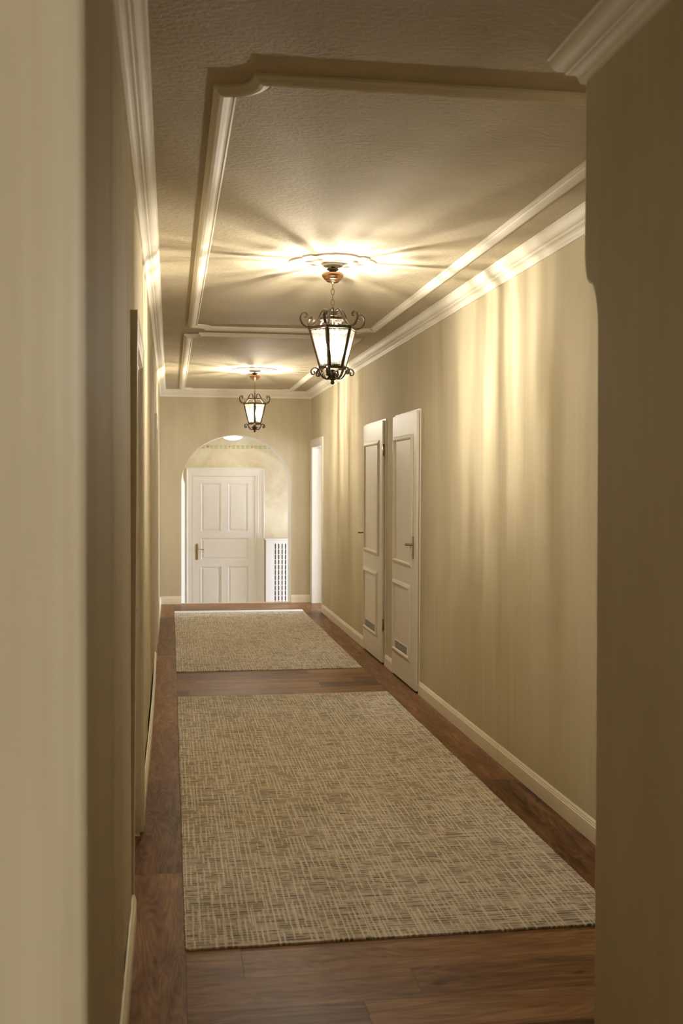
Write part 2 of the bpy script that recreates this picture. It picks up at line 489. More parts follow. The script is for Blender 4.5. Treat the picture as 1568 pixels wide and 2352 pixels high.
for k in range(n):
    ox, oz = outer(fo[k], k, n)
    vs += [(fo[k][0], y0, fo[k][1]), (ox, y0, oz), (bo[k][0], y1, bo[k][1]), (ox, y1, oz)]
for k in range(n - 1):
    a, b = 4 * k, 4 * k + 4
    fs += [(a, b, b + 1, a + 1), (a + 2, a + 3, b + 3, b + 2), (a + 1, b + 1, b + 3, a + 3)]
mb.add(vs, fs)
struct(mb.build('wall_far', 'wall', recalc=False), 'end wall of the corridor pierced by a round arch', 'wall')
mb = MB(); vs = []; fs = []
for k in range(n):
    vs += [(fo[k][0], y0 + .0005, fo[k][1]), (bo[k][0], y1, bo[k][1])]
for k in range(n - 1): fs.append((2 * k, 2 * k + 1, 2 * k + 3, 2 * k + 2))
mb.add(vs, fs, True)
struct(mb.build('trim_1', 'white', recalc=False), 'pale painted reveal lining the arch', 'arch reveal')

# ------------------------------------------------------------------ floors, ceilings
mb = MB(); mb.box((-.6, YB - .1, -.12), (WX + .3, YF + .03, 0))
mb.box((XR, YF + .03, -.12), (WX + .3, 15.2, 0))
struct(mb.build('floor', 'floor'), 'brown wood plank floor, boards laid crosswise between lengthwise borders', 'floor')
mb = MB(); mb.box((-.6, YB - .1, ZC), (WX + .3, YF + .03, ZC + .1))
struct(mb.build('ceiling', 'ceil'), 'rough beige plaster ceiling', 'ceiling')
mb = MB(); mb.sweep([(AX0 + .003, YF + .012), (AX1 - .003, YF + .012)], [(-.02, -.02), (.022, -.02), (.022, .004), (.014, .011), (-.012, .011), (-.02, .004)])
tag(mb.build('threshold_strip', 'nosing', loc=((AX0 + AX1) / 2, YF + .01, 0)), 'light wooden threshold strip at the foot of the arch', 'threshold')
mb = MB()
mb.box((-.3, YF + .034, -.22), (2.6, YF + .40, -.20)); mb.box((-.3, YF + .40, ZS - .05), (3.5, YS, ZS)); mb.box((-.3, YF + .03, ZS), (2.6, YF + .40, -.22))
struct(mb.build('floor_stair', 'stone'), 'lower stone floor and step beyond the arch', 'floor')
mb = MB(); mb.box((-.5, YF + .42, 2.30), (3.5, YS + .1, 2.4))
struct(mb.build('ceiling_stair', 'white'), 'low pale ceiling of the hall beyond the arch', 'ceiling')
mb = MB(); mb.box((-.5, YS, ZS - .05), (3.5, YS + .12, 2.4))
struct(mb.build('wall_stair', 'stair'), 'sponged yellow ochre wall beyond the arch', 'wall')
mb = MB(); mb.box((-.5, YF + .42, ZS - .05), (-.35, YS, 2.4))
struct(mb.build('wall_stair_left', 'stair'), 'left side wall beyond the arch', 'wall')
mb = MB()   # right side wall of stair hall with window opening
for a, b in (((2.75, YF + .42, ZS), (2.95, YS, -.35)), ((2.75, YF + .42, 1.1), (2.95, YS, 2.4)), ((2.75, YF + .42, -.35), (2.95, 15.1, 1.1)), ((2.75, 15.9, -.35), (2.95, YS, 1.1))):
    mb.box(a, b)
struct(mb.build('wall_stair_right', 'stair'), 'right side wall beyond the arch with its low window', 'wall')
window('window_2', frame((2.87, 15.1, -.35), (0, 1, 0), (-1, 0, 0)), .8, 1.45, 'low white window in the hall beyond the arch')

# bright side room behind the open doorway
mb = MB()
mb.box((XR + .16, 12.1, -.02), (4.6, 12.2, 2.86)); mb.box((XR + .16, 15.1, -.02), (4.6, 15.2, 2.86))
for a, b in (((4.4, 12.2, 0), (4.6, 12.7, 2.86)), ((4.4, 14.6, 0), (4.6, 15.1, 2.86)), ((4.4, 12.7, 0), (4.6, 14.6, .3)), ((4.4, 12.7, 2.5), (4.6, 14.6, 2.86))): mb.box(a, b)
mb.box((XR + .16, 12.1, ZC), (4.6, 15.2, ZC + .1))
mb.box((XR + .16, YF + .03, 0), (XR + .18, 15.1, ZC))
struct(mb.build('wall_side_room', 'white'), 'white walls of the bright room behind the open doorway', 'wall')
window('window_3', frame((4.5, 12.7, .3), (0, 1, 0), (-1, 0, 0)), 1.9, 2.2, 'wide white window of the bright side room')

# ------------------------------------------------------------------ cornice (cyma, fillet, cove)
def cornice_prof(p=.085, h=ZC - ZK):
    pts = [(0, 0), (.010, 0), (.014, .010)]
    for i in range(1, 6): a = pi / 2 * i / 5; pts.append((.014 + .026 * (1 - cos(a)), .010 + .024 * sin(a)))
    pts += [(.044, .037), (.044, .045)]
    for i in range(1, 7): a = pi / 2 * i / 6; pts.append((.044 + (p - .050) * sin(a), .045 + (h - .053) * (1 - cos(a))))
    pts += [(p, h - .006), (p, h + .002), (0, h + .002)]
    pts[0] = (-.03, 0); pts[-1] = (-.03, h + .002)
    return [(u, ZK + z) for u, z in pts]
cp = cornice_prof()
path = [(XL, YB), (XL, YF), (XR, YF), (XR, PY1), (XP + .0, PY1)]
# travel direction +Y on the left wall has its interior to the right -> use negative offsets
neg = [(-u, z) for u, z in cp]
mb = MB(); mb.sweep([(XL, YB), (XL, YF), (XR, YF), (XR, PY1), (XP, PY1), (XP, PY0)], neg, False)
struct(mb.build('trim_2', 'trim'), 'cream stucco cornice running round the corridor ceiling and the near pier', 'cornice')

# ceiling frames with concave notched corners
def notched(x0, x1, y0_, y1_, r, n=8):
    P = []
    def arc(cx, cy, a0, a1):
        for i in range(n + 1): a = a0 + (a1 - a0) * i / n; P.append((cx + r * cos(a), cy + r * sin(a)))
    arc(x0, y0_, pi / 2, 0); arc(x1, y0_, pi, pi / 2); arc(x1, y1_, -pi / 2, -pi); arc(x0, y1_, 0, -pi / 2)
    return P
fp = [(-.037, .001), (-.037, -.010), (-.031, -.014), (-.027, -.010), (-.022, -.011), (-.018, -.018), (-.008, -.024), (.006, -.029), (.018, -.027), (.024, -.020), (.026, -.014), (.031, -.013), (.037, -.009), (.037, .001)]
def ceiling_frame(nm, x0, x1, y0_, y1_, label):
    mb = MB(); mb.sweep(notched(x0, x1, y0_, y1_, .115), [(-u, ZC + h) for u, h in fp], True)
    return struct(mb.build(nm, 'trim'), label, 'ceiling moulding')
ceiling_frame('trim_4', .172, 1.604, 3.335, 8.66, 'nearer cream moulding frame on the ceiling around the first lantern')
ceiling_frame('trim_5', .150, 1.570, 9.03, 14.29, 'farther cream moulding frame on the ceiling around the second lantern')

# ------------------------------------------------------------------ baseboards
bp = [(0, 0), (.016, 0), (.016, .074), (.0125, .078), (.0135, .083), (.010, .087), (.0105, .092), (.006, .098), (0, .099)]
def baseboard(nm, runs, m, label, h=1.0):
    mb = MB()
    for a0, a1 in runs:
        mb.sweep([(a0, 0), (a1, 0)], [(0, 0)] * 0 + [(-0., 0)] * 0 + [(z * h, n_) for n_, z in bp], False, m)
    return struct(mb.build(nm, 'base'), label, 'baseboard')
baseboard('baseboard_right', [(PY1, 5.995), (6.0, 8.028), (8.956, 9.343), (10.352, 13.33)], MR, 'cream grooved baseboard along the right wall')
# the left one stands slightly bowed off the wall between the two doors
mb = MB()
def left_base(y0_, y1_, bow):
    n_ = 24; pts = []
    for i in range(n_ + 1):
        t = i / n_; pts.append((XL + .002 + bow * sin(pi * t), y0_ + (y1_ - y0_) * t))
    mb.sweep(pts, [(-u, z) for u, z in bp], False)
left_base(YB, 4.005, .0); left_base(5.085, 9.79, .010); left_base(10.93, YF, .004)
struct(mb.build('baseboard_left', 'base'), 'cream baseboard along the left wall, slightly bowed', 'baseboard')
MF = frame((0, YF, 0), (1, 0, 0), (0, -1, 0))
baseboard('baseboard_far', [(XL, AX0 - .002), (AX1 + .002, XR)], MF, 'cream baseboard either side of the arch', 1.05)

# ------------------------------------------------------------------ doors
def rect(a0, a1, b0, b1): return [(a0, b0), (a1, b0), (a1, b1), (a0, b1)]
def lever(parent, m, a, b, n0, direction, mat, plate=(.018, .17), length=.115, out=.055, old=False):
    """back plate + neck + lever, curved at the end"""
    h = MB(); w, hh = plate
    h.bbox((a - w, b - hh * .63, n0), (a + w, b + hh * .37, n0 + .008), .0025, m)
    h.build('door_plate', mat, parent)
    h = MB()
    h.lathe([(.013, 0), (.013, .006), (.009, .010), (.009, out)], 16, m @ Matrix.Translation((a, b, n0)))
    pts = []
    for i in range(12):
        t = i / 11
        pts.append((a + direction * (length * t - .006), b + (.010 * sin(t * pi) if old else .004 * t), n0 + out - .012 * t * t + (.0 if old else -.006 * t)))
    rr = [(.0085 if not old else .006 + .003 * sin(i * .9)) * (1 - (0 if old else .65 * i / 11)) for i in range(12)]
    h.tube(pts, rr, 10, M_=m)
    if old: h.lathe([(0, -.01), (.009, -.005), (.010, 0), (.007, .008), (0, .010)], 12, m @ Matrix.Translation(pts[-1]))
    h.build('door_handle', mat, parent)
    h = MB(); h.lathe([(.004, 0), (.004, .002)], 10, m @ Matrix.Translation((a, b - hh * .42, n0 + .0075))); h.box((a - .0018, b - hh * .42 - .014, n0 + .007), (a + .0018, b - hh * .42, n0 + .0092), m)
    h.build('keyhole', 'dark', parent)

bol = [(-.020, 0), (-.020, .006), (-.015, .016), (-.006, .020), (.004, .014), (.012, .010), (.020, .004), (.020, 0)]   # applied panel moulding
def closet_door(name, y0_, y1_, fy, label, up, lo, gr, hinges_near, hy, m=MR):
    root = thing(name, label, 'door', m @ Vector(((y0_ + y1_) / 2, 0, 0)), kind='structure')
    # surround: slim frame flush on the wall
    f = MB()
    f.sweep([(fy, 0), (fy, 2.176), (y1_ + .004, 2.176), (y1_ + .004, 0)], [(0, 0), (0, .010), (-.055, .010), (-.055, 0)], False, m)
    f.build('door_frame', 'door', root)
    g_ = MB(); g_.box((y0_ - .008, .004, .0101), (y0_ + .02, 2.150, .0106), m); g_.box((y0_, .0, .0005), (y1_, .02, .013), m)
    g_.build('shadow_gap', 'dark', root)
    l = MB(); l.bbox((y0_, .016, .006), (y1_, 2.162, .030), .003, m)
    leaf = l.build('door_leaf', 'door', root)
    for (a0, a1, b0, b1) in (up, lo):
        p = MB(); p.sweep(rect(a0 + .02, a1 - .02, b0 + .02, b1 - .02), [(-u, .030 + n_ * .8) for u, n_ in bol], True, m)
        p.build('panel_moulding', 'door', leaf_or(root))
    # ventilation grille
    a0, a1, b0, b1 = gr
    q = MB(); q.box((a0, b0, .0302), (a1, b1, .0312), m); gq = q.build('vent_grille', 'dark', root)
    q = MB()
    q.sweep(rect(a0, a1, b0, b1), [(.0, .030), (.0, .035), (-.008, .035), (-.008, .030)], True, m)
    ns = 6
    for i in range(1, ns):
        b = b0 + (b1 - b0) * i / ns; q.box((a0, b - .0015, .0312), (a1, b + .0015, .0328), m)
    q.build('grille_slats', 'door', gq)
    # hinges / handle
    ha = (y0_ - .006) if hinges_near else (y1_ + .004)
    for hz in (1.90, .355):
        k = MB(); k.tube([(ha, hz - .045, .022), (ha, hz + .045, .022)], .008, 10, M_=m); k.box((ha - .004, hz - .035, .012), (ha + .018, hz + .035, .016), m)
        for dz in (-.049, .049): k.lathe([(0, -.006), (.008, -.004), (.009, 0), (.008, .004), (0, .006)], 10, m @ Matrix.Translation((ha, hz + dz, .022)) @ Matrix.Rotation(pi / 2, 4, 'X'))
        k.build('hinge', 'nickel', root)
    lever(root, m, hy, 1.135, .030, 1, 'nickel', (.019, .172), .12, .058)
    return root
def leaf_or(r): return r
closet_door('door_1', 8.052, 8.950, 8.030, 'nearer narrow cream panelled door in the right wall, nickel lever and vent grille',
            (8.180, 8.885, .945, 1.992), (8.23, 8.905, .205, .812), (8.345, 8.81, .248, .306), False, 8.157)
closet_door('door_2', 9.395, 10.345, 9.345, 'farther narrow cream panelled door in the right wall, hinges on its near edge',
            (9.53, 10.275, .952, 1.996), (9.60, 10.29, .209, .808), (9.71, 10.195, .250, .310), True, 10.27)

# left doors: profiled casing that stands proud of the wall, recessed leaf
cas = [(0, 0), (0, .022), (-.012, .024), (-.020, .018), (-.034, .018), (-.042, .013), (-.085, .013), (-.095, .020), (-.105, .020), (-.112, .008), (-.112, 0)]
def left_door(name, y0_, y1_, zt, label, lean):
    m = ML
    root = thing(name, label, 'door', m @ Vector(((y0_ + y1_) / 2, 0, 0)), kind='structure')
    f = MB(); f.sweep([(y0_, 0.012), (y0_, zt), (y1_, zt), (y1_, .012)], [(u, n_ if n_ else -.02) for u, n_ in cas], False, m)
    if lean:
        for v in f.v:
            if v.x > XL - .01 and v.y < (y0_ + y1_) / 2: v.x += .018 * (v.z / zt) - .014
    f.build('door_casing', 'door', root)
    j = MB(); a0, a1 = y0_ + .105, y1_ - .105; b1 = zt - .105
    j.sweep([(a0, 0), (a0, b1), (a1, b1), (a1, 0)], [(0, -.20), (0, .004), (-.02, .004), (-.02, -.20)], False, m)
    j.build('door_jamb', 'door', root)
    l = MB(); l.bbox((a0 + .015, .012, -.085), (a1 - .015, b1 - .015, -.045), .003, m); l.build('door_leaf', 'door', root)
    for b0, b2 in ((.22, .80), (.95, b1 - .16)):
        p = MB(); p.sweep(rect(a0 + .12, a1 - .12, b0, b2), [(-u, -.045 + n_ * .8) for u, n_ in bol], True, m); p.build('panel_moulding', 'door', root)
    lever(root, m, a0 + .06, 1.12, -.045, 1, 'nickel')
    return root
left_door('door_3', 3.99, 5.085, 2.226, 'nearer door in the left wall, edge-on, with a profiled cream casing', True)
left_door('door_4', 9.81, 10.92, 2.226, 'farther door in the left wall, a thin edge-on cream casing', False)

# open doorway at the far right with a white leaf swung into the bright room
root = thing('door_5', 'open doorway at the far right corner showing a bright white door leaf', 'door', (XR, 13.93, 0), kind='structure')
f = MB(); f.sweep([(13.335, 0), (13.335, 2.19), (14.495, 2.19), (14.495, 0)], [(0, 0), (0, .016), (-.012, .019), (-.07, .016), (-.10, .012), (-.105, 0)], False, MR); f.build('door_casing', 'door', root)
f = MB(); f.sweep([(13.44, 0), (13.44, 2.12), (14.42, 2.12), (14.42, 0)], [(0, -.17), (0, .004), (-.025, .004), (-.025, -.17)], False, MR); f.build('door_jamb', 'white', root)
f = MB(); f.bbox((XR + .165, 14.35, .01), (XR + .165 + .86, 14.39, 2.09), .003); f.build('door_leaf', 'white', root)
f = MB()
for z0, z1 in ((.2, .85), (1.0, 1.95)): f.sweep(rect(XR + .30, XR + .90, z0, z1), [(-u, 1.755 + n_ * .7 - .004) for u, n_ in bol], True, frame((0, YS, 0), (1, 0, 0), (0, -1, 0)))
f.build('panel_moulding', 'white', root)

# five-panel door of the hall beyond the arch
def stair_door():
    m = MS
    root = thing('door_6', 'cream five-panel door with old brass handle beyond the arch', 'door', (.785, YS, ZS), kind='structure')
    a0, a1, zt = .341, 1.226, 1.722
    f = MB()
    cp_ = [(0, 0), (0, .045), (-.012, .050), (-.022, .042), (-.030, .034), (-.09, .030), (-.10, .034), (-.113, .030), (-.118, 0)]
    f.sweep([(a0 - .114, ZS), (a0 - .114, zt + .112), (a1 + .155, zt + .112), (a1 + .155, ZS)], cp_, False, m)
    f.build('door_casing', 'door', root)
    f = MB(); f.sweep([(a0 - .012, ZS), (a0 - .012, zt + .012), (a1 + .04, zt + .012), (a1 + .04, ZS)], [(0, 0), (0, .032), (-.020, .032), (-.020, 0)], False, m)
    f.build('door_jamb', 'door', root)
    # leaf: stiles and rails around sunk fielded panels
    panels = [(.441, .740, .889, 1.611), (.841, 1.139, .889, 1.611), (.441, 1.139, .469, .80), (.437, .734, -.27, .379), (.837, 1.135, -.27, .379)]
    f = MB(); bm_ = MB()
    xs = [a0 - .02, .441, .740, .841, 1.139, a1 + .02]; zs = [ZS + .01, -.27, .379, .469, .80, .889, 1.611, zt]
    for i in range(5):
        for j in range(7):
            xa, xb, za, zb = xs[i], xs[i + 1], zs[j], zs[j + 1]
            hole = (j in (1, 5) and i in (1, 3)) or (j == 3 and i in (1, 2, 3))
            bm_.box((xa, za, 0), (xb, zb, .004 if hole else .018), m)
    bm_.build('door_leaf', 'door', root)
    for x0, x1, z0, z1 in panels:
        p = MB(); p.sweep(rect(x0, x1, z0, z1), [(0, .018), (.0, .021), (.010, .016), (.018, .008), (.022, .004), (0, .002)], True, m)
        i = .045; q = [(x0 + .022, z0 + .022), (x1 - .022, z0 + .022), (x1 - .022, z1 - .022), (x0 + .022, z1 - .022)]
        r_ = [(x0 + i, z0 + i), (x1 - i, z0 + i), (x1 - i, z1 - i), (x0 + i, z1 - i)]
        p.add([(x, z, .0045) for x, z in q] + [(x, z, .014) for x, z in r_], [(0, 1, 5, 4), (1, 2, 6, 5), (2, 3, 7, 6), (3, 0, 4, 7), (4, 5, 6, 7)], False, m)
        p.build('door_panel', 'door', root)
    lever(root, m, .383, .625, .018, 1, 'brass', (.017, .235), .105, .05, True)
stair_door()

# ------------------------------------------------------------------ radiator cover
root = thing('radiator_cover', 'white slatted radiator cover with a shelf, right of the panelled door beyond the arch', 'radiator cover', (1.85, 15.98, ZS))
YR = 15.93
f = MB(); f.bbox((1.375, YR - .02, .768), (2.5, YS - .002, .795), .006); f.build('shelf', 'door', root)
f = MB(); f.box((1.392, YR, ZS), (1.487, YR + .02, .768)); f.box((1.487, YR, .715), (2.48, YR + .02, .768)); f.box((1.487, YR, ZS), (2.48, YR + .02, ZS + .12)); f.box((2.40, YR, ZS + .12), (2.48, YR + .02, .715))
f.box((1.392, YR + .02, ZS), (1.41, YS - .002, .768)); f.box((2.462, YR + .02, ZS), (2.48, YS - .002, .768)); f.build('case', 'door', root)
g_ = MB(); x = 1.487; pit = .0505
z0 = ZS + .12; i = 0
while x < 2.40:
    g_.box((x, YR + .006, z0), (min(2.40, x + pit - .017), YR + .012, .715)); x += pit
z = .715 - .012
while z > z0:
    g_.box((1.487, YR + .008, z - .072 + .0), (2.40, YR + .011, z - .064)); z -= .0765
g_.build('slotted_panel', 'door', root)
f = MB(); f.box((1.488, YR + .021, ZS + .1), (2.40, YR + .03, .72)); f.build('backing', 'dark', root)

# stencilled border along the top of that wall
root = thing('wall_border', 'painted border of olive leaves and red roses high on the ochre wall', 'wall border', (.95, YS, 2.14))
roses = [.545, .865, 1.195, .215, 1.525]
for k, rx in enumerate(roses):
    rb = MB(); m = MS @ Matrix.Translation((rx, 2.142 + .003 * (k % 2), .0006))
    sp = [(.024 * (1 - t / 30) * cos(t * .55), .024 * (1 - t / 30) * sin(t * .55), 0) for t in range(26)]
    rb.tube(sp, 1., M_=m, flat=(.0009, .0032)); rb.lathe([(.0, 0), (.006, 0), (.006, .001)], 12, m)
    rb.build('rose', 'rose', root)
for rx in sorted(roses):
    gs = MB()
    for j in range(4):
        c = rx + .058 + j * .0675
        for sgn in (1, -1):
            y_ = 2.142; gs.add([(c - .030, y_ + sgn * .004, .0008), (c + .018, y_ + sgn * .004, .0008), (c + .030, y_ + sgn * .024, .0008), (c - .018, y_ + sgn * .024, .0008)], [(0, 1, 2, 3)], False, MS)
    gs.build('leaf_garland', 'green', root)

# flush dome lamp
root = thing('ceiling_lamp', 'round opal flush ceiling lamp glowing at the top of the arch', 'ceiling lamp', (.866, 15.3, 2.30))
f = MB(); f.lathe([(.13, 2.2999), (.155, 2.2999), (.155, 2.285), (.13, 2.285)], 40, Matrix.Translation((.866, 15.3, 0))); f.build('lamp_base', 'white', root)
f = MB(); f.lathe([(.150, 2.285)] + [(.150 * cos(a * pi / 24), 2.285 - .072 * sin(a * pi / 24)) for a in range(1, 12)] + [(0, 2.213)], 40, Matrix.Translation((.866, 15.3, 0))); f.build('lamp_dome', 'dome', root)

# small white plate added on the arch reveal in place of a sun patch
root = thing('sun_patch', 'small white plate standing in for a sun patch on the right reveal of the arch', 'sun patch', (AX1, 14.62, .5))
f = MB(); f.bbox((AX1 - .011, 14.57, .44), (AX1 - .0005, 14.66, .575), .003); f.build('patch_plate', 'plastic', root)
f = MB(); f.bbox((AX1 - .016, 14.59, .47), (AX1 - .010, 14.64, .545), .002); f.build('patch_centre', 'plastic', root)

# ------------------------------------------------------------------ rugs
def rug(name, x0, x1, y0_, y1_, label, binding):
    root = thing(name, label, 'rug', ((x0 + x1) / 2, (y0_ + y1_) / 2, 0), 'woven taupe runner rugs')
    def border_pts():
        P = []; st = .012
        def seg(ax, ay, bx, by, nx, ny):
            L = math.hypot(bx - ax, by - ay); k = int(L / st)
            for i in range(k):
                t = i / k; o_ = (.0035 if i % 2 else -.001) + random.uniform(-.001, .001)
                P.append((ax + (bx - ax) * t + nx * o_, ay + (by - ay) * t + ny * o_))
        seg(x0, y0_, x1, y0_, 0, -1); seg(x1, y0_, x1, y1_, 1, 0); seg(x1, y1_, x0, y1_, 0, 1); seg(x0, y1_, x0, y0_, -1, 0)
        return P
    mb = MB(); mb.prism(border_pts(), .0005, .0075); mb.build('woven_pile', 'rug', root)
    if binding:
        b = MB(); b.bbox((x0 - .003, y1_ - .17, .006), (x1 + .003, y1_ + .008, .0105), .0015); b.build('edge_binding', 'binding', root)
        [c for c in root.children if c.name.startswith('edge_binding')][0]['label'] = 'pale white strip along the far edge'
    return root
rug('corridor_rug', .052, 1.645, 3.703, 8.14, 'large woven taupe rug nearest the camera', False)
rug('corridor_rug', .052, 1.645, 9.243, 13.60, 'farther woven taupe rug with a white strip along its far edge, towards the arch', True)

# ------------------------------------------------------------------ ceiling roses
def ceiling_rose(cx, cy, label):
    root = thing('ceiling_rose', label, 'ceiling rose', (cx, cy, ZC), 'stucco roses above the lanterns'); root['_local'] = 1
    def outline(k):
        P = []
        lobes = 4
        for q in range(4):
            c = Vector((cos(q * pi / 2), sin(q * pi / 2))) * .102 * k
            for i in range(-12, 13):
                a = q * pi / 2 + R(57) * i / 12 * 1.0; P.append(c + Vector((cos(a), sin(a))) * .141 * k)
            d = Vector((cos(q * pi / 2 + pi / 4), sin(q * pi / 2 + pi / 4))); t = Vector((-d.y, d.x))
            P += [d * .236 * k - t * .030 * k, d * .236 * k + t * .030 * k]
        return [(p.x, p.y) for p in P]
    rings = [(1., .0), (1., -.010), (.965, -.013), (.93, -.020), (.89, -.020), (.85, -.012), (.80, -.010), (.62, -.012), (.58, -.017), (.54, -.012)]
    n_ = len(outline(1)); vs = []; fs = []
    for k, h in rings: vs += [(x, y, h) for x, y in outline(k)]
    for r_ in range(len(rings) - 1):
        for i in range(n_): j = (i + 1) % n_; fs.append((r_ * n_ + i, r_ * n_ + j, (r_ + 1) * n_ + j, (r_ + 1) * n_ + i))
    fs.append(tuple((len(rings) - 1) * n_ + i for i in range(n_))); mb = MB(); mb.add(vs, fs)
    mb.build('rose_plate', 'trim', root)
    c = MB(); c.lathe([(.055, -.008), (.058, -.020), (.050, -.026), (.046, -.022), (.034, -.022), (.030, -.028), (.0, -.028)], 32); c.build('rose_boss', 'trim', root)
    return root
ceiling_rose(.897, 6.02, 'scalloped cream stucco rose above the nearer lantern')
ceiling_rose(.905, 11.80, 'scalloped cream stucco rose above the farther lantern')

# ------------------------------------------------------------------ lanterns
ZL = 2.468      # height of the upper ring
def make_lantern(label):
    root = thing('hanging_lantern', label, 'lantern', (0, 0, 0), 'wrought iron lanterns hanging in the corridor'); root['_local'] = 1
    top = ZC - ZL - .026
    RT, RB, ZB = .139, .077, -.218
    hexa = lambda r, z, k: Vector((r * cos(pi / 3 * k), r * sin(pi / 3 * k), z))
    # canopy, hook and cable
    c = MB(); c.lathe([(.0, .248), (.009, .249), (.012, .256), (.022, .256), (.032, .259), (.038, .265), (.038, .269), (.044, .270), (.050, .277), (.050, .281), (.055, .284), (.0595, .292), (.0605, .300), (.0585, .307), (.050, .310), (.0, .311)], 40)
    c.build('ceiling_canopy', 'copper', root)
    h = MB(); h.lathe([(.020, .311), (.020, .322), (.032, .326), (.032, .334), (.0, .335)], 20)
    h.tube([(.012 * cos(a), 0, .332 + .013 * sin(a)) for a in [i * pi / 5 for i in range(8)]], .0028, 8)
    h.tube([(-.018, .01, .318), (-.024, .012, .328), (-.014, .0, .34)], .003, 8)
    h.lathe([(.010, .33), (.010, top), (.0, top)], 16); h.build('ceiling_hook', 'iron', root)
    # chain
    ch = MB(); z = .252; k = 0; L = .036
    while z > .118:
        mm = Matrix.Translation((0, 0, z - L / 2)) @ Matrix.Rotation(k * pi / 2 + .3, 4, 'Z')
        ch.tube([((.0088) * cos(a), 0, (L / 2) * sin(a)) for a in [2 * pi * i / 18 for i in range(18)]], .0022, 6, True, mm)
        z -= L - .007; k += 1
    ch.build('chain', 'chain', root)
    # hub rod and small crown ring
    hb = MB(); hb.lathe([(.0, .122), (.006, .120), (.009, .112), (.006, .104), (.005, .075), (.014, .068), (.016, .060), (.005, .052), (.004, -.215), (.0, -.216)], 18)
    hb.build('centre_rod', 'iron', root)
    rg = MB(); pr = [(-.003, .046), (.003, .046), (.003, .060), (-.003, .060)]
    rg.sweep([hexa(.070, 0, k)[:2] for k in range(6)], pr, True)
    for k in range(3): rg.tube([hexa(.070, .053, k), hexa(.070, .053, k + 3)], 1, M_=None, flat=(.005, .002))
    rg.build('crown_ring', 'iron', root)
    fr = MB(); fr.sweep([hexa(RT, 0, k)[:2] for k in range(6)], [(-.0035, -.010), (.0035, -.010), (.0035, .006), (-.0035, .006)], True); fr.build('upper_ring', 'iron', root)
    fr = MB(); fr.sweep([hexa(RB, 0, k)[:2] for k in range(6)], [(-.0035, ZB - .008), (.0035, ZB - .008), (.0035, ZB + .008), (-.0035, ZB + .008)], True); fr.build('lower_ring', 'iron', root)
    up = [(.026, .082), (.034, .076), (.038, .084), (.034, .096), (.022, .098), (.013, .090)][::-1]
    prof_up = [(.028, .070), (.022, .078), (.022, .090), (.030, .101), (.042, .106), (.054, .103), (.064, .092), (.074, .072), (.086, .046), (.100, .022),
               (.118, .008), (.139, .004), (.158, .006), (.174, .018), (.186, .038), (.188, .058), (.180, .076), (.166, .084), (.152, .080), (.146, .068), (.150, .058), (.158, .056)]
    prof_lo = [(.107, -.241), (.103, -.248), (.106, -.257), (.115, -.259), (.123, -.252), (.125, -.240), (.119, -.228), (.108, -.221), (.095, -.221), (.084, -.228), (.077, -.240), (.070, -.256), (.059, -.271), (.045, -.280), (.030, -.279), (.021, -.269), (.022, -.257), (.031, -.252), (.037, -.259)]
    def smoothen(P, it=2):
        for _ in range(it):
            Q = [P[0]]
            for a, b in zip(P, P[1:]): Q += [tuple(a[i] * .75 + b[i] * .25 for i in range(2)), tuple(a[i] * .25 + b[i] * .75 for i in range(2))]
            P = Q + [P[-1]]
        return P
    prof_up = smoothen(prof_up); prof_lo = smoothen(prof_lo)
    for k in range(6):
        a = pi / 3 * k; rot = Matrix.Rotation(a, 4, 'Z')
        s_ = MB(); s_.tube([(r, 0, z) for r, z in prof_up], 1, M_=rot, flat=(.0068, .0028)); s_.lathe([(0, -.006), (.007, 0), (0, .006)], 10, rot @ Matrix.Translation((.156, 0, .058))); s_.build('upper_scroll', 'iron', root)
        s_ = MB(); s_.tube([(r, 0, z) for r, z in prof_lo], 1, M_=rot, flat=(.0068, .0028)); s_.lathe([(0, -.006), (.007, 0), (0, .006)], 10, rot @ Matrix.Translation((.107, 0, -.243))); s_.build('lower_scroll', 'iron', root)
        b_ = MB(); p0 = hexa(RT, -.004, k); p1 = hexa(RB, ZB, k); rad = Vector((cos(a), sin(a), 0)); tan = Vector((-sin(a), cos(a), 0))
        # folded corner strip
        w = .0128
        ta = Vector((cos(a + pi / 2 + pi / 6), sin(a + pi / 2 + pi / 6), 0)); tb = Vector((cos(a - pi / 2 - pi / 6), sin(a - pi / 2 - pi / 6), 0))
        vs = []
        for p in (p0, p1):
            o_ = p + rad * .0025
            vs += [o_, o_ + ta * w, o_ + ta * w - rad * .004, p - rad * .004, o_ + tb * w - rad * .004, o_ + tb * w]
        b_.add(vs, [(i, (i + 1) % 6, 6 + (i + 1) % 6, 6 + i) for i in range(6)] + [(0, 5, 4, 3, 2, 1), (6, 7, 8, 9, 10, 11)]); b_.build('corner_bar', 'iron', root)
        sb = MB(); sb.tube([hexa(RT, .004, k), hexa(.070, .052, k)], 1, flat=(.004, .0018)); sb.build('roof_bar', 'iron', root)
        # glass pane between bars k and k+1
        gq = MB(); i0 = .985
        q0, q1, q2, q3 = hexa(RT * i0 - .003, -.006, k), hexa(RT * i0 - .003, -.006, k + 1), hexa(RB * i0 - .003, ZB + .006, k + 1), hexa(RB * i0 - .003, ZB + .006, k)
        gq.add([q0, q1, q2, q3], [(0, 1, 2, 3)]); gq.build('glass_pane', 'glass', root, recalc=False)
        # scalloped retaining strips along the glass edge
        mid = (q0 + q1 + q2 + q3) / 4; nrm = (q1 - q0).cross(q3 - q0).normalized()
        if nrm.dot(mid - Vector((0, 0, mid.z))) < 0: nrm = -nrm
        e = MB()
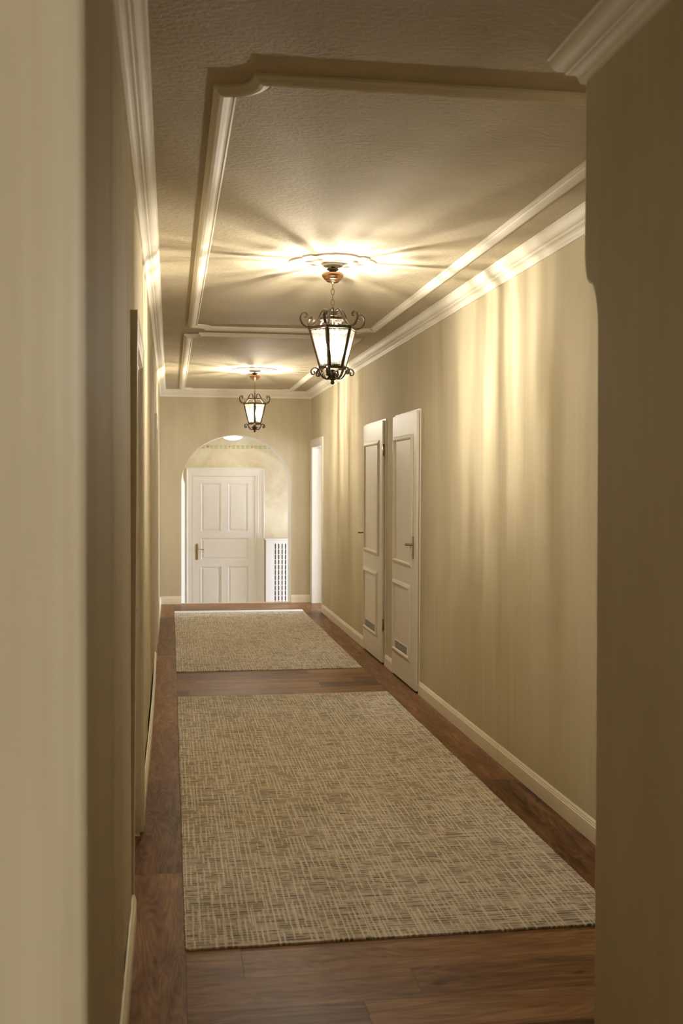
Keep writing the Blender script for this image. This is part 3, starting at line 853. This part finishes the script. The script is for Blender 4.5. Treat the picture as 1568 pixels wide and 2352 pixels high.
        for A, B in ((q0, q3), (q1, q2), (q0, q1), (q3, q2)):
            L_ = (B - A).length; cnt = max(4, int(L_ / .011)); inn = (mid - (A + B) / 2).normalized()
            for t in range(cnt):
                c_ = A + (B - A) * ((t + .5) / cnt) + nrm * .0008 + inn * .0045; d_ = (B - A).normalized()
                e.add([c_ + d_ * (.0055 * cos(u)) + inn * (.0065 * sin(u)) for u in [pi * v / 6 for v in range(7)]] , [tuple(range(7))])
        e.build('scalloped_edge', 'iron', root, recalc=False)
    fn = MB(); fn.lathe([(.0, -.226), (.012, -.230), (.020, -.240), (.024, -.254), (.018, -.268), (.022, -.276), (.016, -.284), (.008, -.290), (.011, -.296), (.012, -.302), (.008, -.309), (.0, -.312)], 24)
    fn.build('finial', 'iron', root)
    tr = MB(); tr.lathe([(.0, -.208), (.052, -.208), (.056, -.203), (.052, -.205), (.0, -.205)], 24)
    for k in range(3): tr.lathe([(.018, -.205), (.024, -.198), (.018, -.200), (.0, -.200)], 14, Matrix.Rotation(2 * pi / 3 * k + .5, 4, 'Z') @ Matrix.Translation((.034, 0, .008)))
    for k in range(3): tr.tube([hexa(.05, -.207, 2 * k), hexa(RB - .002, ZB, 2 * k)], .003, 6)
    tr.build('candle_tray', 'iron', root)
    for k in range(3):
        t = Matrix.Rotation(2 * pi / 3 * k + .5, 4, 'Z') @ Matrix.Translation((.034, 0, 0))
        cd = MB(); cd.lathe([(.0095, -.200), (.0095, -.142), (.006, -.138), (.0, -.138)], 14, t); cd.build('candle_sleeve', 'candle', root)
        bb = MB(); bb.lathe([(.0, -.138), (.007, -.137), (.010, -.128), (.0145, -.114), (.015, -.104), (.012, -.088), (.006, -.072), (.002, -.062), (.0, -.061)], 12, t, True); bb.build('candle_bulb', 'bulb', root)
        fl = MB(); fl.lathe([(.0, -.128), (.004, -.127), (.004, -.085), (.0, -.084)], 8, t, True); fl.build('filament', 'filament', root)
    return root
L1 = make_lantern('nearer and larger-looking wrought iron lantern with lit glass, hanging on a chain')
def copy_tree(src, label, loc, rz):
    r = src.copy(); C.objects.link(r); r.location = loc; r.rotation_euler = (0, 0, rz); r['label'] = label
    for ch in list(src.children):
        c = ch.copy(); C.objects.link(c); c.parent = r
    return r
# a corner bar faces the camera on the far one; on the near one two bars straddle the centre
copy_tree(L1, 'farther wrought iron lantern with lit glass, hanging in front of the arch wall', (.905, 11.80, ZL), -pi / 2 - R(4.))
L1.location = (.897, 6.02, ZL); L1.rotation_euler = (0, 0, -pi / 2 - R(22.))
for o in C.objects:
    if '_local' in o: del o['_local']

# ------------------------------------------------------------------ lights
def area(name, loc, target, sx, sy, power, col):
    l = bpy.data.lights.new(name, 'AREA'); l.shape = 'RECTANGLE'; l.size = sx; l.size_y = sy; l.energy = power; l.color = col
    o = bpy.data.objects.new(name, l); C.objects.link(o); o.location = loc
    o.rotation_euler = (Vector(target) - Vector(loc)).to_track_quat('-Z', 'Y').to_euler(); return o
area('daylight_lobby', (WX + .4, 1.40, 1.4), (0, 1.40, 1.4), .60, 2.3, 76, (1., .95, .82))
area('daylight_stair', (3.15, 15.5, .4), (0, 15.5, .0), .8, 1.4, 55, (.62, .70, 1.))
area('daylight_room', (4.75, 13.65, 1.4), (1.5, 13.9, 1.2), 1.9, 2.2, 130, (.85, .90, 1.))

w = bpy.data.worlds.new('World'); bpy.context.scene.world = w; w.use_nodes = True
w.node_tree.nodes['Background'].inputs[0].default_value = (.8, .85, 1, 1); w.node_tree.nodes['Background'].inputs[1].default_value = 1.

# ------------------------------------------------------------------ camera
f, yaw, pitch, roll = 2488.11, .1566, -.0258, .0032
F = Vector((sin(yaw) * cos(pitch), cos(yaw) * cos(pitch), sin(pitch))); Rt = Vector((cos(yaw), -sin(yaw), 0)); U = Rt.cross(F)
R2 = Rt * cos(roll) + U * sin(roll); U2 = U * cos(roll) - Rt * sin(roll)
cam = bpy.data.cameras.new('camera'); co_ = bpy.data.objects.new('camera', cam); C.objects.link(co_)
mw = Matrix((R2, U2, -F)).transposed().to_4x4(); mw.translation = (0, 0, 1.6); co_.matrix_world = mw
cam.sensor_fit = 'VERTICAL'; cam.sensor_height = 36; cam.sensor_width = 24; cam.lens = f / 2352 * 36; cam.clip_start = .05
cam.dof.use_dof = True; cam.dof.focus_distance = 7.0; cam.dof.aperture_fstop = 4.0
S = bpy.context.scene; S.camera = co_
S.view_settings.view_transform = 'Standard'; S.view_settings.look = 'None'; S.view_settings.gamma = 1; S.view_settings.use_curve_mapping = False
S.view_settings.exposure = 1.16
S.cycles.max_bounces = 10; S.cycles.diffuse_bounces = 6; S.cycles.transparent_max_bounces = 12
S.cycles.sample_clamp_indirect = 6; S.cycles.caustics_reflective = False; S.cycles.caustics_refractive = False
S.cycles.use_denoising = True
